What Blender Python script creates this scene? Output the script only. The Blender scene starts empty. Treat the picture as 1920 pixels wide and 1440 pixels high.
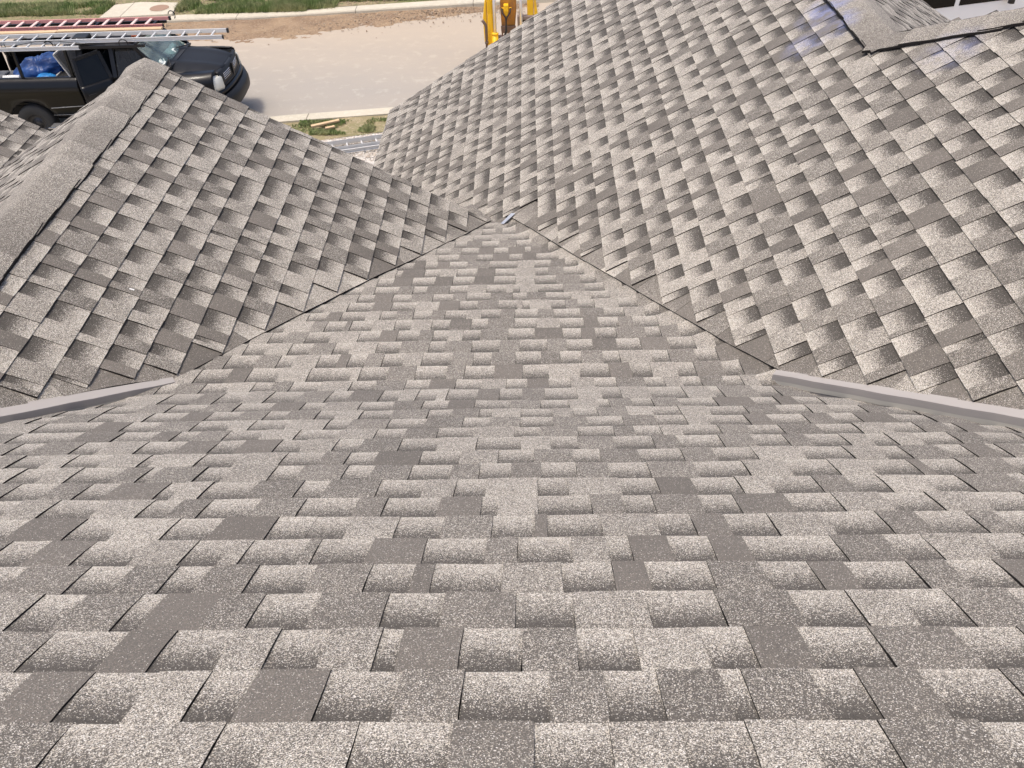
import bpy, bmesh, math, random
from mathutils import Vector, Matrix, noise
random.seed(7)
R = random.Random(11)
SC = bpy.context.scene
COL = SC.collection
GZ = -8.1                     # ground level (the camera stands at the origin, 8.1 m above the road)

# ------------------------------------------------------------------ camera
FW = Vector((-0.028765, 0.752124, -0.658393)); RT = Vector((0.999487, 0.012354, -0.029554)); UP = Vector((0.014095, 0.658906, 0.752094))
FPX = 1613.7
cd = bpy.data.cameras.new('camera'); cam = bpy.data.objects.new('camera', cd); COL.objects.link(cam)
cam.matrix_world = Matrix(((RT.x, UP.x, -FW.x, 0), (RT.y, UP.y, -FW.y, 0), (RT.z, UP.z, -FW.z, 0), (0, 0, 0, 1)))
cd.sensor_width = 36; cd.lens = FPX / 1920 * 36; cd.clip_start = 0.05; cd.clip_end = 2000
SC.camera = cam

# ------------------------------------------------------------------ light
SUN_DIR = Vector((-0.24, -0.12, 1.0)).normalized()      # towards the sun
W = bpy.data.worlds.new('World'); SC.world = W; W.use_nodes = True
nt = W.node_tree; bg = nt.nodes['Background']
sky = nt.nodes.new('ShaderNodeTexSky'); sky.sky_type = 'NISHITA'; sky.sun_disc = False
sky.sun_elevation = math.asin(SUN_DIR.z); sky.sun_rotation = math.atan2(SUN_DIR.x, SUN_DIR.y)
sky.air_density = 0.7; sky.dust_density = 4.0; sky.ozone_density = 0.6
nt.links.new(sky.outputs[0], bg.inputs[0]); bg.inputs[1].default_value = 0.15
sd = bpy.data.lights.new('sun', 'SUN'); sd.energy = 1.5; sd.angle = math.radians(10); sd.color = (1.0, 0.92, 0.80)
sun = bpy.data.objects.new('sun', sd); COL.objects.link(sun)
sun.rotation_euler = (-SUN_DIR).to_track_quat('-Z', 'Y').to_euler()
SC.view_settings.view_transform = 'Standard'; SC.view_settings.look = 'None'
SC.view_settings.gamma = 1; SC.view_settings.exposure = 0.68
SC.view_settings.use_curve_mapping = False

# ------------------------------------------------------------------ materials
def mat(name, col, rough=0.6, metal=0.0, spec=0.5, **kw):
    m = bpy.data.materials.new(name); m.use_nodes = True
    b = m.node_tree.nodes['Principled BSDF']
    b.inputs['Base Color'].default_value = (*col, 1); b.inputs['Roughness'].default_value = rough
    b.inputs['Metallic'].default_value = metal; b.inputs['Specular IOR Level'].default_value = spec
    for k, v in kw.items(): b.inputs[k.replace('_', ' ')].default_value = v
    return m
class NT:
    def __init__(s, m): s.t = m.node_tree; s.b = s.t.nodes['Principled BSDF']
    def n(s, typ, **kw):
        x = s.t.nodes.new('ShaderNode' + typ)
        for k, v in kw.items():
            if k == 'ins':
                for a, c in v.items():
                    if hasattr(c, 'is_output') or isinstance(c, bpy.types.NodeSocket): s.t.links.new(c, x.inputs[a])
                    else: x.inputs[a].default_value = c
            else: setattr(x, k, v)
        return x
    def math(s, op, a, b=0.0, clamp=False):
        x = s.n('Math', operation=op, use_clamp=clamp)
        for i, c in enumerate((a, b)):
            if isinstance(c, bpy.types.NodeSocket): s.t.links.new(c, x.inputs[i])
            else: x.inputs[i].default_value = c
        return x.outputs[0]
    def mix(s, f, a, b, blend='MIX'):
        x = s.n('Mix', data_type='RGBA', blend_type=blend)
        for i, c in ((0, f), (6, a), (7, b)):
            if isinstance(c, bpy.types.NodeSocket): s.t.links.new(c, x.inputs[i])
            elif i == 0: x.inputs[0].default_value = c
            else: x.inputs[i].default_value = (*c, 1)
        return x.outputs[2]
    def noise(s, vec, scale, detail=2, rough=.5):
        return s.n('TexNoise', ins={'Vector': vec, 'Scale': scale, 'Detail': detail, 'Roughness': rough}).outputs[0]
    def ramp(s, f, lo, hi):
        return s.n('MapRange', ins={0: f, 1: lo, 2: hi, 3: 0.0, 4: 1.0}).outputs[0]
    def bump(s, h, strength, dist):
        x = s.n('Bump', ins={'Height': h, 'Strength': strength, 'Distance': dist}); s.t.links.new(x.outputs[0], s.b.inputs['Normal'])
    def col(s, c): s.t.links.new(c, s.b.inputs['Base Color'])

def granule_material():
    m = mat('shingle_granules', (.2, .2, .2), 0.92, spec=0.25, Sheen_Weight=.06, Sheen_Roughness=.6); t = NT(m)
    pos = t.n('NewGeometry').outputs['Position']
    at = t.n('Attribute', attribute_name='tone')
    sep = t.n('SeparateColor', ins={0: at.outputs['Color']}); frac, dark = sep.outputs[0], sep.outputs[1]
    v = t.n('TexVoronoi', ins={'Vector': pos, 'Scale': 640.0}); vs = t.n('SeparateColor', ins={0: v.outputs['Color']})
    n1 = t.noise(pos, 70, 4, .75); n2 = t.noise(pos, 9, 2)
    f = t.math('ADD', frac, t.math('MULTIPLY', t.math('SUBTRACT', n1, .5), t.math('ADD', t.math('MULTIPLY', frac, 1.1), .22)))
    f = t.math('ADD', f, t.math('MULTIPLY', t.math('SUBTRACT', n2, .5), .12))
    isl = t.math('MULTIPLY', t.math('SUBTRACT', f, vs.outputs[0]), 5.0, True)
    light = t.mix(vs.outputs[1], (.56, .50, .41), (.30, .285, .252))
    light = t.mix(t.math('GREATER_THAN', vs.outputs[2], .85), light, (.74, .70, .64))
    v2 = t.n('TexVoronoi', ins={'Vector': pos, 'Scale': 430.0}); w2 = t.n('SeparateColor', ins={0: v2.outputs['Color']})
    darkc = t.mix(vs.outputs[2], (.76, .70, .62), (1.42, 1.24, 1.04))
    dk = t.n('CombineColor', ins={0: dark, 1: dark, 2: dark}).outputs[0]
    darkc = t.mix(1.0, darkc, dk, 'MULTIPLY')
    c = t.mix(isl, darkc, light)
    fl = t.math('MULTIPLY', t.math('GREATER_THAN', w2.outputs[0], t.math('SUBTRACT', .975, t.math('MULTIPLY', frac, .14))), t.math('LESS_THAN', v2.outputs['Distance'], .42))
    c = t.mix(t.math('MULTIPLY', fl, .7), c, (.80, .75, .66))
    fd = t.math('MULTIPLY', t.math('LESS_THAN', w2.outputs[1], .10), t.math('LESS_THAN', v2.outputs['Distance'], .45))
    c = t.mix(t.math('MULTIPLY', fd, .55), c, (.07, .065, .06))
    # weathering
    n3 = t.noise(pos, 1.7, 3); c = t.mix(1.0, c, t.n('CombineColor', ins={i: t.math('ADD', t.math('MULTIPLY', n3, .24), .88) for i in range(3)}).outputs[0], 'MULTIPLY')
    # blue chalk dust left on the right slope
    def blob(p, rad):
        d = t.n('VectorMath', operation='DISTANCE'); t.t.links.new(pos, d.inputs[0]); d.inputs[1].default_value = p
        return t.ramp(d.outputs['Value'], rad, rad * .25)
    nz = t.ramp(t.noise(pos, 14, 3), .35, .68)
    ch = t.math('MAXIMUM', t.math('MULTIPLY', blob((1.66, 5.33, -1.95), .17), .75), t.math('MULTIPLY', blob((1.845, 5.62, -1.84), .22), 1.0))
    ch = t.math('MAXIMUM', ch, t.math('MULTIPLY', blob((1.85, 5.32, -1.83), .16), .8))
    ch = t.math('MAXIMUM', ch, t.math('MULTIPLY', blob((2.12, 4.42, -1.66), .20), .45))
    c = t.mix(t.math('MULTIPLY', t.math('MULTIPLY', ch, nz), .50), c, (.22, .28, .60))
    t.col(c)
    t.bump(t.math('MULTIPLY', v.outputs['Distance'], -1.0), 0.35, 0.0012)
    return m
M_SH = granule_material()
M_EDGE = mat('asphalt_edge', (.018, .016, .015), .9, spec=.2)
M_DECK = mat('underlayment', (.03, .028, .027), .95, spec=.1)
M_METAL = mat('painted_flashing', (.37, .34, .312), .45, spec=.4)
M_METAL2 = mat('galvanised_metal', (.62, .62, .63), .35, metal=.6)
M_SEAL = mat('sealant', (.34, .33, .30), .5)
M_SIDING = mat('beige_siding', (.45, .40, .33), .8)
M_FASCIA = mat('white_fascia', (.7, .69, .66), .5)

# ------------------------------------------------------------------ mesh helpers
ORIG = {}
def link(name, me, parent=None, world=True):
    o = bpy.data.objects.new(name, me); COL.objects.link(o); ORIG[o.name] = Vector((0, 0, 0))
    if parent is not None:
        o.parent = parent
        if world: o.matrix_parent_inverse = Matrix.Translation(-(ORIG.get(parent.name, Vector((0, 0, 0)))))
    return o
def empty(name, loc, label, cat, group=None, rz=0):
    o = bpy.data.objects.new(name, None); COL.objects.link(o); o.location = loc; o.rotation_euler = (0, 0, rz)
    ORIG[o.name] = Vector(loc); o.empty_display_size = .2; tag(o, label, cat, group); return o
def tag(o, label, cat, group=None):
    o['label'] = label; o['category'] = cat
    if group: o['group'] = group
    return o
class MB:
    """collects vertices and faces of one mesh"""
    def __init__(s): s.v = []; s.f = []; s.m = []; s.c = []; s.sm = []
    def vert(s, p, c=(0, 0, 0)): s.v.append(tuple(p)); s.c.append((*c, 1)); return len(s.v) - 1
    def face(s, idx, mi=0, smooth=False): s.f.append(tuple(idx)); s.m.append(mi); s.sm.append(smooth)
    def box(s, x0, x1, y0, y1, z0, z1, mi=0):
        i = len(s.v)
        for z in (z0, z1):
            for x, y in ((x0, y0), (x1, y0), (x1, y1), (x0, y1)): s.vert((x, y, z))
        for q in ((3, 2, 1, 0), (4, 5, 6, 7), (0, 1, 5, 4), (1, 2, 6, 5), (2, 3, 7, 6), (3, 0, 4, 7)): s.face([i + k for k in q], mi)
    def bar(s, a, b, w, h, up=(0, 0, 1), mi=0):
        a = Vector(a); b = Vector(b); d = (b - a).normalized(); u = Vector(up); sd_ = d.cross(u).normalized(); u = sd_.cross(d).normalized()
        i = len(s.v)
        for p in (a, b):
            for sx, sz in ((-1, -1), (1, -1), (1, 1), (-1, 1)): s.vert(p + sd_ * sx * w / 2 + u * sz * h / 2)
        for q in ((0, 1, 2, 3), (7, 6, 5, 4), (0, 4, 5, 1), (1, 5, 6, 2), (2, 6, 7, 3), (3, 7, 4, 0)): s.face([i + k for k in q], mi)
    def tube(s, pts, r, n=8, mi=0, cap=True):
        pts = [Vector(p) for p in pts]; rings = []
        rs = r if isinstance(r, (list, tuple)) else [r] * len(pts)
        ref = Vector((0, 0, 1)) if abs((pts[1] - pts[0]).normalized().z) < .9 else Vector((1, 0, 0))
        for k, p in enumerate(pts):
            d = (pts[min(k + 1, len(pts) - 1)] - pts[max(k - 1, 0)]).normalized()
            a = d.cross(ref).normalized(); b = d.cross(a)
            rings.append([s.vert(p + (a * math.cos(2 * math.pi * j / n) + b * math.sin(2 * math.pi * j / n)) * rs[k]) for j in range(n)])
        for k in range(len(rings) - 1):
            for j in range(n): s.face((rings[k][j], rings[k][(j + 1) % n], rings[k + 1][(j + 1) % n], rings[k + 1][j]), mi, True)
        if cap: s.face(rings[0][::-1], mi); s.face(rings[-1], mi)
    def loft(s, rings, mi=0, closed=False, smooth=True, cap=False):
        R_ = [[s.vert(p) for p in r] for r in rings]; n = len(R_[0])
        for k in range(len(R_) - 1):
            for j in range(n if closed else n - 1):
                s.face((R_[k][j], R_[k][(j + 1) % n], R_[k + 1][(j + 1) % n], R_[k + 1][j]), mi, smooth)
        if cap: s.face(R_[0][::-1], mi); s.face(R_[-1], mi)
    def prism(s, poly, a, b, axis='y', mi=0):
        """poly of 2-D points extruded between a and b along an axis"""
        f = {'y': lambda u, v, t: (u, t, v), 'x': lambda u, v, t: (t, u, v), 'z': lambda u, v, t: (u, v, t)}[axis]
        A = [s.vert(f(u, v, a)) for u, v in poly]; B = [s.vert(f(u, v, b)) for u, v in poly]; n = len(poly)
        for j in range(n): s.face((A[j], A[(j + 1) % n], B[(j + 1) % n], B[j]), mi)
        s.face(A[::-1], mi); s.face(B, mi)
    def build(s, name, mats, parent=None, world=True, tone=False, bevel=0, fix=True, solid=0):
        me = bpy.data.meshes.new(name); me.from_pydata(s.v, [], s.f)
        for m in (mats if isinstance(mats, (list, tuple)) else [mats]): me.materials.append(m)
        me.polygons.foreach_set('material_index', s.m); me.polygons.foreach_set('use_smooth', s.sm)
        if tone:
            a = me.attributes.new('tone', 'FLOAT_COLOR', 'POINT'); a.data.foreach_set('color', [x for c in s.c for x in c])
        elif fix:
            bm = bmesh.new(); bm.from_mesh(me); bmesh.ops.recalc_face_normals(bm, faces=bm.faces); bm.to_mesh(me); bm.free()
        me.update()
        o = link(name, me, parent, world)
        if solid:
            q = o.modifiers.new('solid', 'SOLIDIFY'); q.thickness = solid; q.offset = 0
        if bevel:
            q = o.modifiers.new('bevel', 'BEVEL'); q.width = bevel; q.segments = 2; q.limit_method = 'ANGLE'
        return o

def project(p):
    z = p.dot(FW)
    if z < .05: return None
    return (960 + FPX * p.dot(RT) / z, 720 - FPX * p.dot(UP) / z)
def area_px(ps):
    q = [project(Vector(p)) for p in ps]
    if any(x is None for x in q): return 0
    q = [(min(max(x, 0), 1920), min(max(y, 0), 1440)) for x, y in q]
    return abs(sum(q[i][0] * q[(i + 1) % len(q)][1] - q[(i + 1) % len(q)][0] * q[i][1] for i in range(len(q)))) / 2

# ------------------------------------------------------------------ the roof
def zM1(y): return -.8106 - .5765 * y
def zM2(y): return -1.586 - .289 * y
def zL(x, y=0): return -3.3158 - .5709 * x + .0045 * y
def zR(x, y=0): return -2.9128 + .604 * x - .008 * y
def zLB(x): return -1.9457 + .5709 * (x + 2.4)
def zB(x): return zR(2.0, 6) - .604 * (x - 2.0)
def zL2(x): return -3.51 - .5709 * (x + 5.0)
def smax(a, b, k): return (a + b + math.sqrt((a - b) ** 2 + k * k)) / 2
CUTL = [(-3.40, .95), (-2.026, 2.361), (-1.88, 2.522), (-1.73, 2.691), (-1.575, 2.822), (-1.355, 3.274), (-1.038, 3.905), (-.904, 4.168), (-.749, 4.452), (-.6, 4.748), (-.46, 5.012), (-.326, 5.29), (-.255, 5.412)]
CUTR = [(-.234, 5.41), (-.008, 4.924), (.246, 4.353), (.444, 3.93), (.607, 3.571), (.773, 3.217), (.865, 3.013), (.935, 2.876), (1.008, 2.722), (1.204, 2.504), (1.401, 2.289), (1.592, 2.086), (3.2, .36), (4.2, -.72)]
def interp(tab, x, i=0):
    t = sorted(tab, key=lambda q: q[i]); j = 1 - i
    k = 1
    while k < len(t) - 1 and t[k][i] < x: k += 1
    a, b = t[k - 1], t[k]
    return a[j] + (b[j] - a[j]) * (x - a[i]) / (b[i] - a[i])
def yL(x): return interp(CUTL, x, 0)
def yR(x): return interp(CUTR, x, 0)
def xL(y): return interp(CUTL, y, 1)
def xR(y): return interp(CUTR, y, 1)
def zM(x, y):
    m = smax(zM1(y), zM2(y), .012) - .015
    w = min(max((y - 2.56) / .14, 0), 1)
    if w > 0:
        m = smax(m, zL(x) - .046 - (1 - w) * .12, .014); m = smax(m, zR(x, y) - .024 - (1 - w) * .12, .014)
    e1 = (x - xL(y)) * .85; e2 = (xR(y) - x) * .85
    m -= .004 * (math.exp(-(e1 / .06) ** 2) + math.exp(-(e2 / .06) ** 2))
    if w < 1:
        dl = (x - xL(y)) * .7; dr = (xR(y) - x) * .7
        m -= (1 - w) * (.034 * math.exp(-(min(dl, 9) / .17) ** 2) + .019 * math.exp(-(min(dr, 9) / .15) ** 2))
    return m

house = empty('house', (0, 4, GZ), 'house whose grey shingle roof with valleys and gables fills most of the view', 'house')

class Slope:
    """a: coordinate along the courses, q: plan coordinate that grows downslope"""
    def __init__(s, name, f, n, deck): s.name = name; s.f = f; s.n = Vector(n).normalized(); s.deck = deck
    def p(s, a, q, h): return Vector(s.f(a, q)) + s.n * h
def deck(poly, zf, name='roof_deck'):
    mb = MB(); A = [mb.vert((x, y, zf(x, y) - .024)) for x, y in poly]; B = [mb.vert((x, y, zf(x, y) - .05)) for x, y in poly]; n = len(poly)
    for j in range(n): mb.face((A[j], A[(j + 1) % n], B[(j + 1) % n], B[j]))
    mb.face(A[::-1]); mb.face(B)
    return mb.build(name, M_DECK, house)
# decks
gx = [-5.0 + .25 * i for i in range(40)]
mbd = MB()
def m_deck():
    mb = MB(); ys = [-1.6 + .1 * i for i in range(72)]
    for y0, y1 in zip(ys[:-1], ys[1:]):
        if y1 > 5.45: break
        xa0, xb0, xa1, xb1 = (xL(max(y0, .95)) - .1, xR(y0) + .1, xL(max(y1, .95)) - .1, xR(y1) + .1)
        if y0 < .95: xa0 = -3.5
        if y1 < .95: xa1 = -3.5
        n = 40
        r0 = [mb.vert((xa0 + (xb0 - xa0) * k / n, y0, zM(xa0 + (xb0 - xa0) * k / n, y0) - .024)) for k in range(n + 1)]
        r1 = [mb.vert((xa1 + (xb1 - xa1) * k / n, y1, zM(xa1 + (xb1 - xa1) * k / n, y1) - .024)) for k in range(n + 1)]
        for k in range(n): mb.face((r0[k], r0[k + 1], r1[k + 1], r1[k]))
    return mb.build('roof_deck', M_DECK, house, solid=.02)
D_M = m_deck()
lc = [(x, y) for x, y in CUTL if 1.9 < y < 5.3]
D_L = deck([(-2.4, 1.98)] + lc + [(-.34, 5.28), (-2.4, 5.28)], zL)
D_LB = deck([(-2.4, 1.98), (-2.4, 5.28), (-5.05, 5.28), (-3.24, 2.8)], lambda x, y: zLB(x))
rc = [(x, y) for x, y in CUTR if y < 5.3]
D_R = deck([(-1.53, 5.2), (-.2, 5.2)] + rc + [(6.8, .06), (2.0, 4.87), (2.0, 9.08), (-1.53, 9.08)], zR)
D_B = deck([(2.0, 4.87), (5.5, 8.37), (5.5, 9.08), (2.0, 9.08)], lambda x, y: zB(x))
D_F = deck([(2.0, 4.87), (6.8, .06), (9.0, 1.0), (9.0, 8.5), (5.6, 8.47)], lambda x, y: 1.237 - .604 * y)
D_L2 = deck([(-7.5, 4.6), (-4.35, 4.6), (-4.35, 8.03), (-7.5, 8.03)], lambda x, y: zL2(x))
S_M = Slope('M', lambda a, q: (a, q, zM(a, q)), (0, .44, 1), D_M)
S_L = Slope('L', lambda a, q: (q, a, zL(q, a) - .009), (.5709, 0, 1), D_L)
S_R = Slope('R', lambda a, q: (-q, a, zR(-q, a) - .009), (-.604, 0, 1), D_R)
S_LB = Slope('LB', lambda a, q: (-q, a, zLB(-q) - .009), (-.5709, 0, 1), D_LB)
S_B = Slope('B', lambda a, q: (q, a, zB(q) - .009), (.604, 0, 1), D_B)
S_L2 = Slope('L2', lambda a, q: (q, a, zL2(q) - .009), (.5709, 0, 1), D_L2)

TABS = []       # (area, slope, mesh builder args)
FS = (-.14, 0, .3, .62, 1.0)
HB = (.0000, .0010, .0034, .0060, .0082)        # recessed shingle face
def tab_mesh(mb, S, t):
    a0, a1, q0, q1, tooth, fr, dk, na, sl, ph, lift = t
    hs = [h + (l_ if tooth else 0) + lift for h, l_ in zip(HB, (.0010, .0032, .0044, .0036, .0022))]
    na = max(1, na); top = []
    for i, f in enumerate(FS):
        q = q1 - (1 - f) * (q1 - q0); row = []
        for k in range(na + 1):
            u = k / na; a = a0 + (a1 - a0) * u
            if k == 0: a += sl[0] * (1 - f) + .0007 * math.sin(ph + f * 5)
            if k == na: a += sl[1] * (1 - f) + .0007 * math.sin(ph * 1.7 + f * 5)
            w = .0016 * math.sin(a * 9 + q * 4 + ph * .4) * f
            qq = q + (.0013 * math.sin(a * 61 + ph) if f == 1 else 0)
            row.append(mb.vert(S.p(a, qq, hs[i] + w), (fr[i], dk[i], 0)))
        top.append(row)
    for i in range(len(FS) - 1):
        for k in range(na): mb.face((top[i][k], top[i][k + 1], top[i + 1][k + 1], top[i + 1][k]), 0)
    # dark cut edges: two sides and the butt
    def low(i, k): 
        f = FS[i]; q = q1 - (1 - f) * (q1 - q0); a = a0 + (a1 - a0) * k / na
        return mb.vert(S.p(a, q, -.006))
    for k in (0, na):
        prev = None
        for i in range(1, len(FS)):
            b = mb.vert(mb.v[top[i][k]]); c = low(i, k)
            if prev: mb.face((prev[0], b, c, prev[1]), 1)
            prev = (b, c)
    tb = [mb.vert(mb.v[top[-1][k]]) for k in range(na + 1)]; lb = [low(len(FS) - 1, k) for k in range(na + 1)]
    for k in range(na): mb.face((tb[k], tb[k + 1], lb[k + 1], lb[k]), 1)
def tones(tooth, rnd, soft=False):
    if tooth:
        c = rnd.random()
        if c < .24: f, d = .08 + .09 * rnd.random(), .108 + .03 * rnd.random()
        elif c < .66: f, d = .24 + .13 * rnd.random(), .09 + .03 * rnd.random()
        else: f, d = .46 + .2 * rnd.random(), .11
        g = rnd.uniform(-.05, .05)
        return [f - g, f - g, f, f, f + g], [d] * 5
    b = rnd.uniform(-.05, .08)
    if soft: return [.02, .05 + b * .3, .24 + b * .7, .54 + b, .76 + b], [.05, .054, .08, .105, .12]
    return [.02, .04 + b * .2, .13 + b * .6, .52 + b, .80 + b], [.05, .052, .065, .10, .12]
def add_tab(S, a0, a1, q0, q1, tooth, rnd, na=1, lift=0):
    if a1 - a0 < .006: return
    fr, dk = tones(tooth, rnd, S.name == 'M')
    t = (a0, a1, q0, q1, tooth, fr, dk, na, (rnd.uniform(-.0012, .0012), rnd.uniform(-.0012, .0012)), rnd.uniform(0, 6), lift)
    ar = area_px([S.p(a0, q0, 0), S.p(a1, q0, 0), S.p(a1, q1, 0), S.p(a0, q1, 0)])
    TABS.append([ar, S, t])
def course(S, a_lo, a_hi, q0, q1, rnd, curved=0, wr=(.07, .14), wt=(.065, .14)):
    a = a_lo - rnd.uniform(0, .15); tooth = rnd.random() < .5; strip = rnd.uniform(.2, 1.0); jq = rnd.uniform(-.002, .002); lift = 0
    while a < a_hi:
        w = rnd.uniform(*(wt if tooth else wr))
        if rnd.random() < .06: w *= .35
        strip -= w
        b = min(a + w, a_hi); s = max(a, a_lo)
        if b > s: add_tab(S, s, b, q0, q1 + jq, tooth, rnd, curved if curved else 1, lift)
        a = b
        if strip < 0:          # joint between two one-metre strips
            strip = rnd.uniform(.85, 1.0); jq = rnd.uniform(-.0025, .0025); lift = rnd.uniform(0, .0012)
            if rnd.random() < .2: continue
        tooth = not tooth

MY = [5.128, 4.973, 4.832, 4.681, 4.536, 4.399, 4.256, 4.11, 3.966, 3.836, 3.711, 3.581, 3.457, 3.316, 3.181, 3.043, 2.902, 2.758, 2.635,
      2.447, 2.322, 2.2, 2.078, 1.96, 1.83, 1.707, 1.582, 1.455, 1.331, 1.208, 1.084, .966, .838, .718, .598, .476, .354, .232, .11, -.012, -.134]
rnd = random.Random(5)
rows = [5.42, 5.27] + MY
for k in range(len(rows) - 1):
    q1, q0 = rows[k], rows[k + 1]
    if q1 > 2.7: lo, hi = xL(q0) - .075, xR(q0) + .075
    else: lo, hi = xL(max(q1, .95)) - .02, xR(q1) + .02
    if q1 < 1.4: lo, hi = max(lo, -2.6), min(hi, 2.6)
    a = lo
    course(S_M, lo, hi, q0, q1, rnd, curved=3 if q1 > 2.7 else 1)
# left gable, slope facing right
LX = [-2.2008 + .12419 * i for i in range(-1, 16)]
for i, q1 in enumerate(LX):
    q0 = max(q1 - .12419, -2.385)
    if q1 < -2.08: y_lo = 1.98 + .2
    else: y_lo = yL(q1) + rnd.uniform(.004, .03)
    y_hi = 5.31 + rnd.uniform(-.008, .006)
    if y_hi - y_lo > .02: course(S_L, y_lo, y_hi, q0, q1, rnd)
# left gable, far slope
for i in range(-1, 20):
    q0 = 2.42 + .12419 * i; q1 = q0 + .12419
    if i < 0: continue
    course(S_LB, max(2.2, 2.0 + (q1 - 2.4) * 1.0), min(5.31, 9) + rnd.uniform(-.01, .01), q0, q1, rnd)
# right slope
for i in range(-24, 42):
    xb = 1.3745 + .1224 * i; q1 = -xb; q0 = -(xb + .1224)
    if i > 28: break
    if xb < -.09: y_lo = 5.22 if xb < -.234 else 5.30
    else: y_lo = yR(xb) + rnd.uniform(.004, .03)
    y_hi = 9.11 + rnd.uniform(-.008, .008)
    if i >= 4: y_hi = 6.87 - xb - .05
    if i < -23: y_hi += .005
    if i > 8: y_lo = max(y_lo, .3)
    course(S_R, y_lo, y_hi, q0, q1, rnd)
course(S_R, 5.22, 9.115, 1.55 - .02, 1.575, rnd)
# back of the right gable
for i in range(0, 28):
    q0 = 2.02 + .1224 * i; q1 = q0 + .1224
    course(S_B, q1 + 2.87, 9.11 + rnd.uniform(-.008, .008), q0, q1, rnd, wr=(.13, .26), wt=(.13, .26))
# slope further left
for i in range(-14, 6):
    q1 = -5.019 + .12419 * i
    course(S_L2, 5.3, 8.06 + rnd.uniform(-.008, .006), q1 - .12419, q1, rnd)

# valley strips: shingle pieces laid along the cut lines on the left and right slopes
def valley(S, cut, sgn, u0, u1):
    pts = [Vector((x, y, 0)) for x, y in cut]; seg = []; L = 0
    for a, b in zip(pts[:-1], pts[1:]): seg.append((L, a, b)); L += (b - a).length
    def at(s):
        for l, a, b in reversed(seg):
            if s >= l: d = (b - a).normalized(); return a + d * (s - l), d
        return seg[0][1], (seg[0][2] - seg[0][1]).normalized()
    s = 0; out = []
    L -= 0 if S is S_R else .10
    while s < L:
        w = rnd.uniform(.09, .24); e = min(s + w, L); out.append((s, e)); s = e
    tooth = False; sks = [rnd.uniform(-.035, .035) for _ in range(len(out) + 1)]
    for i_s, (s, e) in enumerate(out):
        tooth = not tooth; fr, dk = tones(True, rnd)
        if rnd.random() < .4: fr = [x * (.35 + .3 * i_) for i_, x in enumerate(fr)]
        mb = MB(); rows_ = []
        for i, w in enumerate((0, .04, .085, .13, .17)):
            row = []
            for k in range(3):
                t = s + (e - s) * k / 2; p, d = at(min(t, L)); pn = Vector((-d.y, d.x, 0)) * sgn
                sk = sks[i_s] + (sks[i_s + 1] - sks[i_s]) * k / 2; p = p + pn * w + d * sk * (w / .17)
                h = .0015 + (.0015 if tooth else 0) - i * .0016
                pt = Vector((p.x, p.y, (zL(p.x, p.y) if S is S_L else zR(p.x, p.y)) - .009)) + S.n * h
                row.append(mb.vert(pt, (fr[4 - i], dk[4 - i], 0)))
            rows_.append(row)
        for i in range(4):
            for k in range(2): mb.face((rows_[i][k], rows_[i][k + 1], rows_[i + 1][k + 1], rows_[i + 1][k]), 0)
        for k in range(2):
            a, b = rows_[0][k], rows_[0][k + 1]
            A = mb.vert(mb.v[a]); B = mb.vert(mb.v[b]); C = mb.vert(Vector(mb.v[b]) - S.n * .022); D = mb.vert(Vector(mb.v[a]) - S.n * .022)
            mb.face((A, B, C, D), 1)
        for k in (0, 2):
            for i in range(4):
                a, b = rows_[i][k], rows_[i + 1][k]
                A = mb.vert(mb.v[a]); B = mb.vert(mb.v[b]); C = mb.vert(Vector(mb.v[b]) - S.n * .012); D = mb.vert(Vector(mb.v[a]) - S.n * .012); mb.face((A, B, C, D), 1)
        mb.build('valley_shingle', [M_SH, M_EDGE], S.deck, tone=True)
valley(S_L, [c for c in CUTL if c[1] > 1.5 or c[1] < 1][1:], 1, 0, 0)
valley(S_R, [c for c in CUTR if c[1] > .4][::-1], -1, 0, 0)

TABS.sort(key=lambda t: -t[0])
for ar, S, t in TABS[:296]:
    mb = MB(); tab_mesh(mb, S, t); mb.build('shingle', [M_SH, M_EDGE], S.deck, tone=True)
rest = MB()
for ar, S, t in TABS[296:]: tab_mesh(rest, S, t)
o = rest.build('shingle_field', [M_SH, M_EDGE], house, tone=True); o['kind'] = 'stuff'
print('tabs', len(TABS))

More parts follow.
